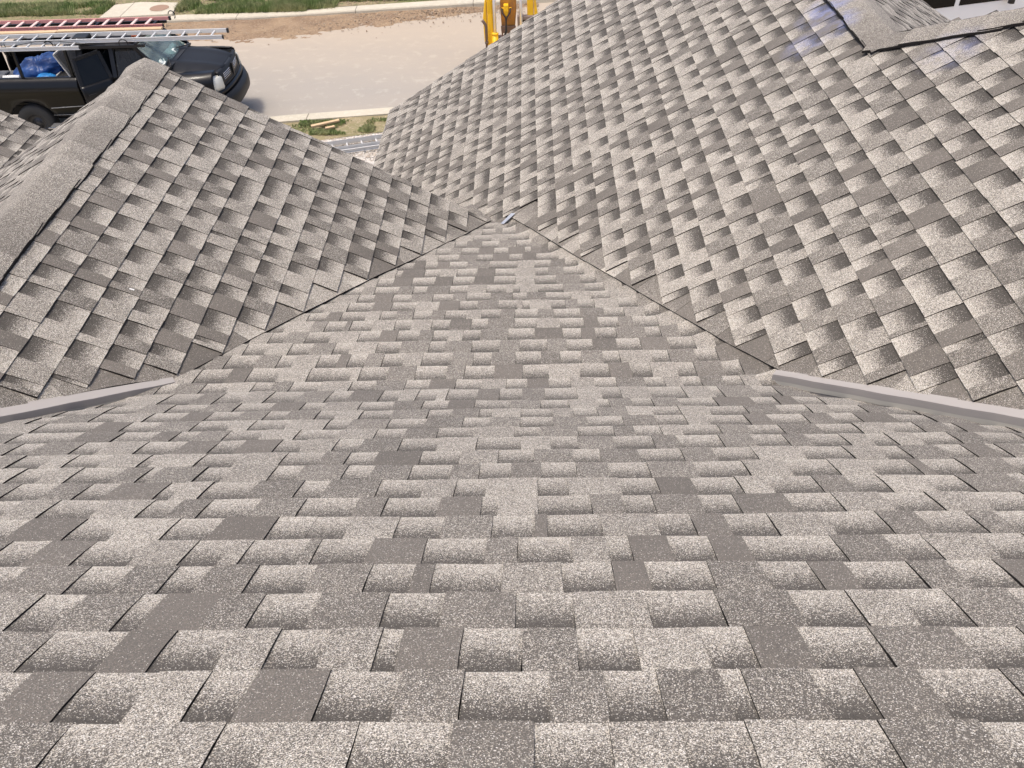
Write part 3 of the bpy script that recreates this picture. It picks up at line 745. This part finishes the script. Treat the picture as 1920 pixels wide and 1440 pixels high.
# windscreen (bowed)
mb = MB(); rings = []
for k in range(9):
    u = -1 + k / 4; rings.append([(1.62 - .13 * u * u, .84 * u, 1.425), (1.33 - .10 * u * u, .755 * u, 1.67), (1.03 - .06 * u * u, .67 * u, 1.905)])
mb.loft(rings); T(mb, 'windscreen', M_WIND, solid=.006)
pane([(.62, -.925, 1.38), (1.42, -.895, 1.38), (1.02, -.70, 1.86), (.62, -.70, 1.87)], 'side_window', mat('clear_side_glass', (.03, .03, .03), .05, Alpha=.35))
pane([(.62, .925, 1.38), (1.42, .895, 1.38), (1.02, .70, 1.86), (.62, .70, 1.87)], 'side_window', M_GLASS)
pane([(-.08, .925, 1.38), (.5, .925, 1.38), (.5, .71, 1.87), (-.06, .71, 1.87)], 'side_window', M_GLASS)
pane([(-.19, -.85, 1.38), (-.19, .85, 1.38), (-.13, .66, 1.88), (-.13, -.66, 1.88)], 'rear_window', M_GLASS)
# inside
mb = MB(); mb.box(-.18, 1.6, -.9, .9, .5, .62); mb.box(-.18, -.12, -.9, .9, .6, 1.36); mb.box(1.42, 1.55, -.85, .85, .9, 1.38); T(mb, 'cabin_floor', M_INT)
for y in (-.45, .45):
    mb = MB(); mb.box(.62, 1.1, y - .25, y + .25, .85, 1.02); mb.bar((.62, y, 1.0), (.48, y, 1.52), .48, .12, up=(1, 0, 0)); mb.bar((.47, y, 1.55), (.45, y, 1.72), .24, .08, up=(1, 0, 0)); T(mb, 'seat', M_SEAT, bevel=.03)
mb = MB(); mb.box(-.1, .3, -.75, .75, .85, 1.0); mb.bar((-.06, 0, 1.0), (-.12, 0, 1.5), 1.4, .1, up=(1, 0, 0)); T(mb, 'rear_seat', M_SEAT, bevel=.03)
mb = MB(); mb.tube([(1.28 + .03 * math.sin(a), -.42 + .19 * math.cos(a), 1.28 + .19 * math.sin(a)) for a in frange(0, 2 * math.pi, 18)], .015, 6, cap=False); T(mb, 'steering_wheel', M_INT)
# papers and a bag on the dashboard
for (x, y, r_, m_) in ((1.43, -.52, .12, 'paper_bag'), (1.40, .10, .16, 'paper_bag'), (1.36, .40, .12, 'paper_bag')):
    mb = MB(); rg = random.Random(int(y * 100) + 5); n = 10
    rings = [[(x + r_ * .8 * math.cos(a) * math.sin(b) * rg.uniform(.7, 1.2), y + r_ * math.sin(a) * math.sin(b) * rg.uniform(.7, 1.2), 1.45 + .10 * (1 - math.cos(b)) * .5 * rg.uniform(.6, 1.3)) for a in frange(0, 6.283, n)[:-1]] for b in (2.9, 2.2, 1.5, .7, .2)]
    mb.loft(rings, closed=True, smooth=False, cap=True); T(mb, 'dashboard_paper', mat('white_paper', (.75, .8, .76), .8))
for s in (-1, 1):
    mb = MB(); mb.tube([(1.70, s * .62 - .1, 1.50), (1.52, s * .30 - .05, 1.54)], .012, 5); T(mb, 'wiper', M_BLK)
mb = MB(); mb.box(1.60, 1.68, -.7, .7, 1.44, 1.475); T(mb, 'cowl', M_BLK)
mb = MB(); mb.tube([(1.47, -.95, 1.42), (1.42, -1.05, 1.43)], .025, 6); mb.bar((1.42, -1.05, 1.47), (1.38, -1.28, 1.47), .10, .17, up=(0, 0, 1)); T(mb, 'door_mirror', M_BLK, bevel=.03)
mb = MB(); mb.tube([(1.47, .95, 1.42), (1.42, 1.05, 1.43)], .025, 6); mb.bar((1.42, 1.05, 1.47), (1.38, 1.28, 1.47), .10, .17, up=(0, 0, 1)); T(mb, 'door_mirror', M_BLK, bevel=.03)
mb = MB(); mb.bar((.66, -1.015, 1.20), (.84, -1.015, 1.20), .03, .035); T(mb, 'door_handle', M_BSTEEL, bevel=.008)
# open rear door, hinged at the middle pillar
door = bpy.data.objects.new('rear_door', None); COL.objects.link(door); door.parent = truck; door.location = (.54, -.985, 0); door.rotation_euler = (0, 0, math.radians(47))
door['label'] = 'rear door swung open'
mb = MB(); rings = []
for x in frange(-.70, 0, 8):
    rings.append([(x, -(y - .985), z) for y, z in cabp])
mb.loft(rings); mb.build('door_panel', M_PAINT, door, world=False, solid=.05)
mb = MB()
for a, b in (((-.66, .06, 1.37), (-.58, .25, 1.86)), ((-.58, .25, 1.86), (-.04, .26, 1.88)), ((-.04, .26, 1.88), (-.02, .06, 1.37))): mb.bar(a, b, .075, .045, up=(0, 1, 0))
mb.build('window_frame', M_HOODP, door, world=False, bevel=.01)
mb = MB(); mb.face([mb.vert(p) for p in ((-.64, .06, 1.37), (-.02, .06, 1.37), (-.05, .25, 1.86), (-.56, .25, 1.85))]); mb.build('door_window', M_GLASS, door, world=False, solid=.006)
mb = MB(); mb.bar((-.62, -.03, 1.20), (-.44, -.03, 1.20), .03, .035); mb.build('door_handle', M_BSTEEL, door, world=False, bevel=.008)
# wheels
def wheel(x, s):
    w = bpy.data.objects.new('wheel', None); COL.objects.link(w); w.parent = truck; w.location = (x, s * .86, WR)
    mb = MB(); rings = []
    for k in range(33):
        a = 2 * math.pi * k / 32; c, sn = math.cos(a), math.sin(a)
        rings.append([(r_ * c, yy, r_ * sn) for r_, yy in ((.22, -.12), (.27, -.135), (.37, -.13), (.40, -.10), (.41, -.05), (.41, .05), (.40, .10), (.37, .13), (.27, .135), (.22, .12))])
    mb.loft(rings, closed=False); mb.build('tyre', M_TYRE, w, world=False)
    mb = MB(); n = 32
    rings = []
    for k in range(n + 1):
        a = 2 * math.pi * k / n; c, sn = math.cos(a), math.sin(a)
        rings.append([(r_ * c, yy * s, r_ * sn) for r_, yy in ((.225, .12), (.20, .11), (.19, .04), (.10, .03), (.09, .06), (.0, .06))])
    mb.loft(rings); mb.build('rim', M_RIM, w, world=False)
    mb = MB()
    for k in range(8):
        a = 2 * math.pi * k / 8; mb.tube([(.075 * math.cos(a), s * .06, .075 * math.sin(a)), (.075 * math.cos(a), s * .08, .075 * math.sin(a))], .012, 6)
    mb.build('lug_nut', M_RIM, w, world=False)
for x in (AR, AF):
    for s in (-1, 1): wheel(x, s)
# running board
mb = MB(); mb.box(-1.08, 1.3, -1.20, -.98, .41, .44); T(mb, 'running_board', M_CLOUD, bevel=.008)
mb = MB(); mb.tube([(-1.10, -1.21, .43), (1.3, -1.21, .43)], .022, 8); T(mb, 'step_trim', M_CHROME)
mb = MB(); mb.tube([(-1.0, -.99, .62), (1.3, -.99, .62)], .010, 6); T(mb, 'step_trim', M_CHROME)
mb = MB(); mb.tube([(-1.0, -1.0, .775), (-.24, -1.003, .81)], .009, 6); T(mb, 'trim_strip', mat('dull_trim', (.3, .3, .3), .4))
for y in (-.52, -.26, 0, .26, .52):
    mb = MB(); mb.box(.86, .98, y - .045, y + .045, 1.955, 1.995); T(mb, 'marker_lamp', M_ORANGE, bevel=.01)
# ladder rack
rack = bpy.data.objects.new('ladder_rack', None); COL.objects.link(rack); rack.parent = truck
def K(mb, name, m=M_BSTEEL, **kw): return mb.build(name, m, rack, world=False, **kw)
for y in (-.98, .45): mb = MB(); mb.bar((-2.7, y, 2.02), (1.38, y, 2.02), .05, .05); K(mb, 'rack_rail')
for x in (-1.36, -.30):
    for y in (-.98, .98): mb = MB(); mb.bar((x - .05, y * .9, 1.36), (x + .02, y if y < 0 else .47, 2.0), .05, .05, up=(1, 0, 0)); K(mb, 'rack_post')
for x in (-2.5, -1.30, -.05, 1.2): mb = MB(); mb.bar((x, -.98, 2.05), (x, .50, 2.05), .05, .04); K(mb, 'cross_bar')
mb = MB(); mb.box(-.12, .18, -.86, -.52, 1.98, 2.17); K(mb, 'rack_mount', bevel=.02)
for x in (-.55, .98):
    mb = MB(); mb.tube([(x + .09 * math.cos(a), -1.0, 2.08 + .08 * math.sin(a)) for a in frange(-.3, 3.5, 10)], .010, 6); K(mb, 'rack_hook')
mb = MB(); mb.tube([(1.62 + .07 * math.cos(a), .22, 2.22 + .09 * math.sin(a)) for a in frange(-.9, 2.9, 10)], .010, 6); K(mb, 'rack_hook')
mb = MB(); mb.bar((-2.3, .82, 1.56), (-1.0, .82, 1.62), .06, .07); K(mb, 'lower_rack_bar')
mb = MB(); mb.tube([(-1.62, -1.0, 2.05), (-1.2, -1.01, 2.1), (-.75, -1.01, 2.17), (-.4, -1.01, 2.17), (.3, -1.0, 2.08), (.6, -.99, 2.06)], .006, 5); K(mb, 'tie_down_cord')
mb = MB()
for x in (-1.52, -1.45): mb.tube([(x, -1.0, 2.14), (x + .03, -1.02, 2.0), (x + .05, -1.0, 1.88), (x + .1, -1.0, 1.92)], .008, 5)
K(mb, 'strap')

# ladders and boards on the rack
la = ladder('aluminium_ladder', 'aluminium extension ladder on the truck rack nearest the camera, sticking out over the bonnet', (TX - 2.85, TY - .81, GZ + 2.14), 5.85, .36, .075, M_ALU, M_ALU, .01, group='aluminium ladders on the truck rack')
lb = ladder('aluminium_ladder', 'shorter aluminium ladder ending above the cab on the near rail of the truck rack', (TX - 2.85, TY - 1.10, GZ + 2.11), 3.05, .30, .07, M_ALU, M_ALU, .0, group='aluminium ladders on the truck rack')
lr = ladder('red_ladder', 'faded red fibreglass ladder lying on the far half of the truck rack', (TX - 2.6, TY + .03, GZ + 2.15), 4.15, .42, .062, M_REDF, mat('pink_rung', (.72, .52, .47), .5), .0, rung_w=.06)
mb = MB(); mb.bar((TX - 2.6, TY - .37, GZ + 2.13), (TX - .62, TY - .38, GZ + 2.13), .13, .045); o = mb.build('wooden_board', M_WOOD, bevel=.004); tag(o, 'pale wooden board on the truck rack beside the red ladder, rear one of two', 'board', 'boards on the truck rack')
mb = MB(); mb.bar((TX - .60, TY - .37, GZ + 2.14), (TX + 1.58, TY - .36, GZ + 2.14), .13, .045); o = mb.build('wooden_board', M_WOOD, bevel=.004); tag(o, 'front one of two pale wooden boards on the rack, ending above the windscreen', 'board', 'boards on the truck rack')

# blue tarp bundle
M_TARP = mat('blue_tarpaulin', (.02, .075, .26), .42, spec=.5)
mb = MB(); rings = []; nA, nL = 56, 64
for i in range(nL + 1):
    f = i / nL; x = -.62 + 1.22 * f; base = .30 * math.sin(math.pi * min(1, (f * .95 + .045))) ** .45 * (1 - .10 * math.exp(-((f - .55) / .035) ** 2) - .10 * math.exp(-((f - .63) / .03) ** 2))
    r = []
    for k in range(nA):
        a = 2 * math.pi * k / nA; p = Vector((math.cos(a) * 1.4, math.sin(a) * 1.4, x * 3))
        fold = .16 * noise.noise(p * 1.4) + .10 * abs(noise.noise(p * 3.4 + Vector((3, 0, 0)))) - .06 * abs(noise.noise(p * 6.3)) + .045 * math.sin(a * 9 + 7 * noise.noise(Vector((x * 3, a, 1))))
        rr_ = base * (1 + fold)
        r.append((x, rr_ * math.cos(a) * 1.15, rr_ * math.sin(a)))
    rings.append(r)
mb.loft(rings, closed=True, cap=True); tarp = mb.build('tarp_bundle', M_TARP); tarp.location = (TX - 1.38, TY - .12, GZ + 1.26); tarp.rotation_euler = (0, math.radians(-16), math.radians(10))
tag(tarp, 'rolled blue tarpaulin bundle lying in the bed of the black pickup', 'tarp')
mb = MB(); rings = []
for i in range(14):
    f = i / 13; r = []
    for k in range(14):
        a = 2 * math.pi * k / 14; r_ = .12 * math.sin(math.pi * (f * .9 + .05)) ** .5 * (1 + .25 * noise.noise(Vector((f * 4, math.cos(a) * 2, math.sin(a) * 2))))
        r.append((-.22 + .44 * f, r_ * math.cos(a) * 1.3, r_ * math.sin(a)))
    rings.append(r)
mb.loft(rings, closed=True, cap=True); o = mb.build('blue_bag', mat('bright_blue_plastic', (.03, .25, .62), .35)); o.location = (TX - 1.12, TY - .55, GZ + 1.22); o.rotation_euler = (0, 0, .2); tag(o, 'bright blue plastic bag tucked beside the tarpaulin in the truck bed', 'bag')
tb = empty('toolbox', (TX - .62, TY - .1, GZ + .84), 'tread plate truck toolbox with its lid standing open behind the cab', 'toolbox')
mb = MB(); mb.box(-.30, .30, -.74, .74, 0, .40); mb.build('box', M_CLOUD, tb, world=False, bevel=.01)
mb = MB(); mb.box(-.27, .27, -.70, .70, .395, .41); mb.build('opening', M_INT, tb, world=False)
mb = MB(); mb.bar((-.3, -.74, .42), (.3, -.74, .42), .03, .025); mb.bar((-.3, -.74, .42), (-.3, .74, .42), .03, .025); mb.build('rim_strip', M_ALU, tb, world=False)
mb = MB(); mb.bar((.27, -.74, .43), (.04, -.74, .95), .02, .02, up=(0, 1, 0)); mb.loft([[(.29, -.75, .43), (.05, -.75, 1.0)], [(.29, .75, .43), (.05, .75, 1.0)]], smooth=False); mb.build('lid', M_TREAD, tb, world=False, solid=.03)
mb = MB(); mb.bar((.26, -.765, .43), (.02, -.765, 1.0), .02, .05, up=(0, 1, 0)); mb.bar((.02, -.765, 1.0), (.02, .765, 1.0), .03, .03); mb.build('lid_trim', M_ALU, tb, world=False)
rg = random.Random(3)
mb = MB(); mb.box(-.16, .16, -.12, .12, 0, .03); mb.box(-.05, .09, -.06, .03, .03, .05); o = mb.build('paper_sack', M_WHITE, bevel=.006); o.location = (TX - 1.78, TY - .72, GZ + 1.30); o.rotation_euler = (.2, .1, .3); tag(o, 'white printed packet lying on top of the load in the truck bed', 'packet')
mb = MB(); mb.box(-.6, .35, -.38, .38, 0, .36); mb.box(-.5, -.1, -.2, .25, .36, .41); mb.box(.0, .3, -.3, .1, .36, .40); o = mb.build('roofing_debris', M_CLOUD, bevel=.02); o.location = (TX - 2.0, TY - .36, GZ + .86); tag(o, 'grey pile of roofing rubbish at the rear of the truck bed', 'rubbish')

# ------------------------------------------------------------------ yellow loader standing in the road
M_YEL = mat('yellow_machine_paint', (.80, .44, .02), .45); t = NT(M_YEL); pos = t.n('NewGeometry').outputs['Position']
t.col(t.mix(t.ramp(t.noise(pos, 5, 5, .7), .55, .8), (.90, .54, .02), (.60, .34, .06)))
M_OR = mat('worn_orange_paint', (.42, .19, .03), .6); t = NT(M_OR); pos = t.n('NewGeometry').outputs['Position']
t.col(t.mix(t.ramp(t.noise(pos, 6, 5, .7), .4, .75), (.46, .21, .03), (.20, .11, .06)))
M_RUST = mat('rusty_steel', (.16, .11, .09), .7)
M_ROD = mat('polished_rod', (.74, .75, .78), .25, metal=.35)
lo = empty('loader', (-.5, 20.5, GZ), 'yellow backhoe loader parked in the road beyond the right roof slope', 'loader')
def Q(mb, name, m, **kw): return mb.build(name, m, lo, world=False, **kw)
for sx, x0, x1 in ((-1, -.53, -.39), (1, .40, .55)):
    mb = MB()
    prof = [(0, .35), (.06, .9), (.10, 1.45), (.06, 2.0), (.3, 2.7), (1.2, 2.9), (1.4, .5), (1.1, .5), (.9, 2.4), (.52, 2.35), (.36, 1.7), (.34, .9), (.3, .35)]
    mb.prism([(y, z) for y, z in prof], x0, x1, 'x'); Q(mb, 'lift_arm', M_YEL, bevel=.03)
    mb = MB(); mb.prism([(x0 - .01 if sx < 0 else x1 + .01, .55), (x0 - .085 if sx < 0 else x1 + .085, .8), (x0 - .10 if sx < 0 else x1 + .10, 1.35), (x0 - .05 if sx < 0 else x1 + .05, 1.72), (x0 - .01 if sx < 0 else x1 + .01, 1.8)], .1, .3, 'y'); Q(mb, 'arm_guard', M_YEL, bevel=.02)
for x in (-.355, .255):
    mb = MB(); mb.tube([(x, -.02, 1.0), (x, .12, 2.5)], .036, 12); Q(mb, 'cylinder_rod', M_ROD)
    mb = MB(); mb.tube([(x, -.14, .25), (x, -.03, 1.03)], .072, 12); mb.tube([(x, -.032, 1.02), (x, -.028, 1.06)], .08, 12); Q(mb, 'cylinder_barrel', M_YEL)
mb = MB(); mb.prism([(-.235, 2.2), (.15, 2.2), (.15, 1.5), (.10, 1.02), (-.20, 1.02), (-.22, 1.5)], .16, .34, 'y'); Q(mb, 'bucket_back', M_OR, bevel=.02)
mb = MB(); mb.prism([(-.22, 1.16), (.13, 1.16), (.12, 1.0), (-.21, 1.0)], .10, .155, 'y'); Q(mb, 'cutting_edge', M_RUST, bevel=.01)
for k in range(5):
    x = -.19 + .07 * k; mb = MB(); mb.prism([(x - .02, 1.01), (x + .02, 1.01), (x + .008, .92), (x - .012, .93)], .11, .15, 'y'); Q(mb, 'bucket_tooth', M_RUST)
mb = MB(); mb.box(-.14, -.03, .0, .155, 1.52, 1.66); mb.prism([(-.14, 1.52), (-.03, 1.52), (-.055, 1.42), (-.11, 1.42)], .02, .14, 'y'); mb.box(-.2, .04, .08, .12, 1.555, 1.58); Q(mb, 'hose_bracket', M_YEL, bevel=.008)
mb = MB()
for dx in (-.10, .10): mb.tube([(-.085 + dx, .06, 1.58), (-.085 + dx * .9, -.0, 1.5), (-.085 + dx * .2, -.02, 1.40), (-.09, -.03, 1.32), (-.095 + dx * .1, -.04, 1.1), (-.15 + dx * .15, -.05, .92), (-.20, .0, .7)], .017, 6)
Q(mb, 'hydraulic_hose', M_BLK)
mb = MB(); mb.tube([(-.56, -.02, .2), (-.56, -.02, 1.18), (-.575, -.02, 1.26), (-.615, -.02, 1.31), (-.64, -.02, 1.35)], .032, 10); mb.tube([(-.56, -.02, .82), (-.56, -.02, .86)], .045, 10); Q(mb, 'exhaust_pipe', M_RUST)
mb = MB(); mb.box(.17, .62, .02, .16, 1.32, 1.40); mb.box(.17, .25, .02, .16, .8, 1.32); mb.box(.55, .62, .02, .16, .8, 1.32); Q(mb, 'grille_frame', mat('brown_steel', (.22, .17, .15), .6), bevel=.008)
mb = MB(); mb.box(.25, .55, .08, .12, .8, 1.32); Q(mb, 'grille_mesh', M_BLK)
mb = MB(); mb.box(-.38, .45, -3.2, -.3, .45, .72); mb.box(-.5, .55, -.3, .5, .35, .62); Q(mb, 'body', M_YEL, bevel=.04)
mb = MB(); mb.box(-.1, .45, -3.0, -2.2, .72, 1.45); Q(mb, 'cab', M_GLASS, bevel=.05)
mb = MB(); mb.box(-.45, .5, .9, 1.5, .05, .5); Q(mb, 'front_bucket', M_RUST, bevel=.04)
for x in (-.38, .45):
    for y, r_ in ((-1.3, .36), (-2.7, .40)):
        mb = MB(); rings = []
        for k in range(25):
            a = 2 * math.pi * k / 24; rings.append([(x + w_, y + rr_ * math.cos(a), r_ + rr_ * math.sin(a)) for w_, rr_ in ((-.12, r_ * .3), (-.14, r_ * .6), (-.13, r_ * .95), (0, r_), (.13, r_ * .95), (.14, r_ * .6), (.12, r_ * .3))])
        mb.loft(rings); Q(mb, 'tyre', M_TYRE)

# ------------------------------------------------------------------ white van beyond the right ridge
van = empty('white_van', (10.6, 22.3, GZ), 'white van with black windows parked beyond the right gable', 'van', rz=math.atan2(.31, 1.14))
M_VANW = mat('white_van_paint', (.90, .90, .89), .3)
def V(mb, name, m, **kw): return mb.build(name, m, van, world=False, **kw)
yf = -1.0
prof = [(-3.2, .45), (2.1, .45), (2.15, .95), (1.95, 1.10), (1.0, 1.16), (.15, 1.93), (-3.1, 1.98), (-3.25, 1.2)]
mb = MB(); mb.prism(prof, -.93, .93, 'y'); V(mb, 'body', M_VANW, bevel=.08)
for a in (([(-2.3, 1.17), (-.98, 1.17), (-.98, 1.75), (-2.2, 1.75)]), ([(-.85, 1.17), (.62, 1.17), (.12, 1.72), (-.85, 1.75)])):
    for s in (-1, 1): mb = MB(); mb.prism(a, s * .925, s * .94, 'y'); V(mb, 'side_window', M_GLASS)
for s in (-1, 1):
    mb = MB(); mb.tube([(.50, s * .93, 1.20), (.50, s * 1.06, 1.20)], .03, 8); mb.tube([(.46, s * 1.08, 1.13), (.46, s * 1.08, 1.32)], .075, 10); V(mb, 'door_mirror', M_BLK)
    for x in (-2.3, 1.25): mb = MB(); mb.tube([(x, s * .80, .36), (x, s * .95, .36)], .36, 24); V(mb, 'wheel', M_TYRE)

# small chips on the roof
for (x, y, zf, lab) in ((-1.864, 3.255, zL, 'small white paper chip on the left slope'), ):
    mb = MB(); mb.bar((x - .010, y, zf(x, y) + .005), (x + .010, y + .003, zf(x, y) - .004), .008, .003); o = mb.build('paper_chip', M_WHITE); tag(o, lab, 'paper scrap')
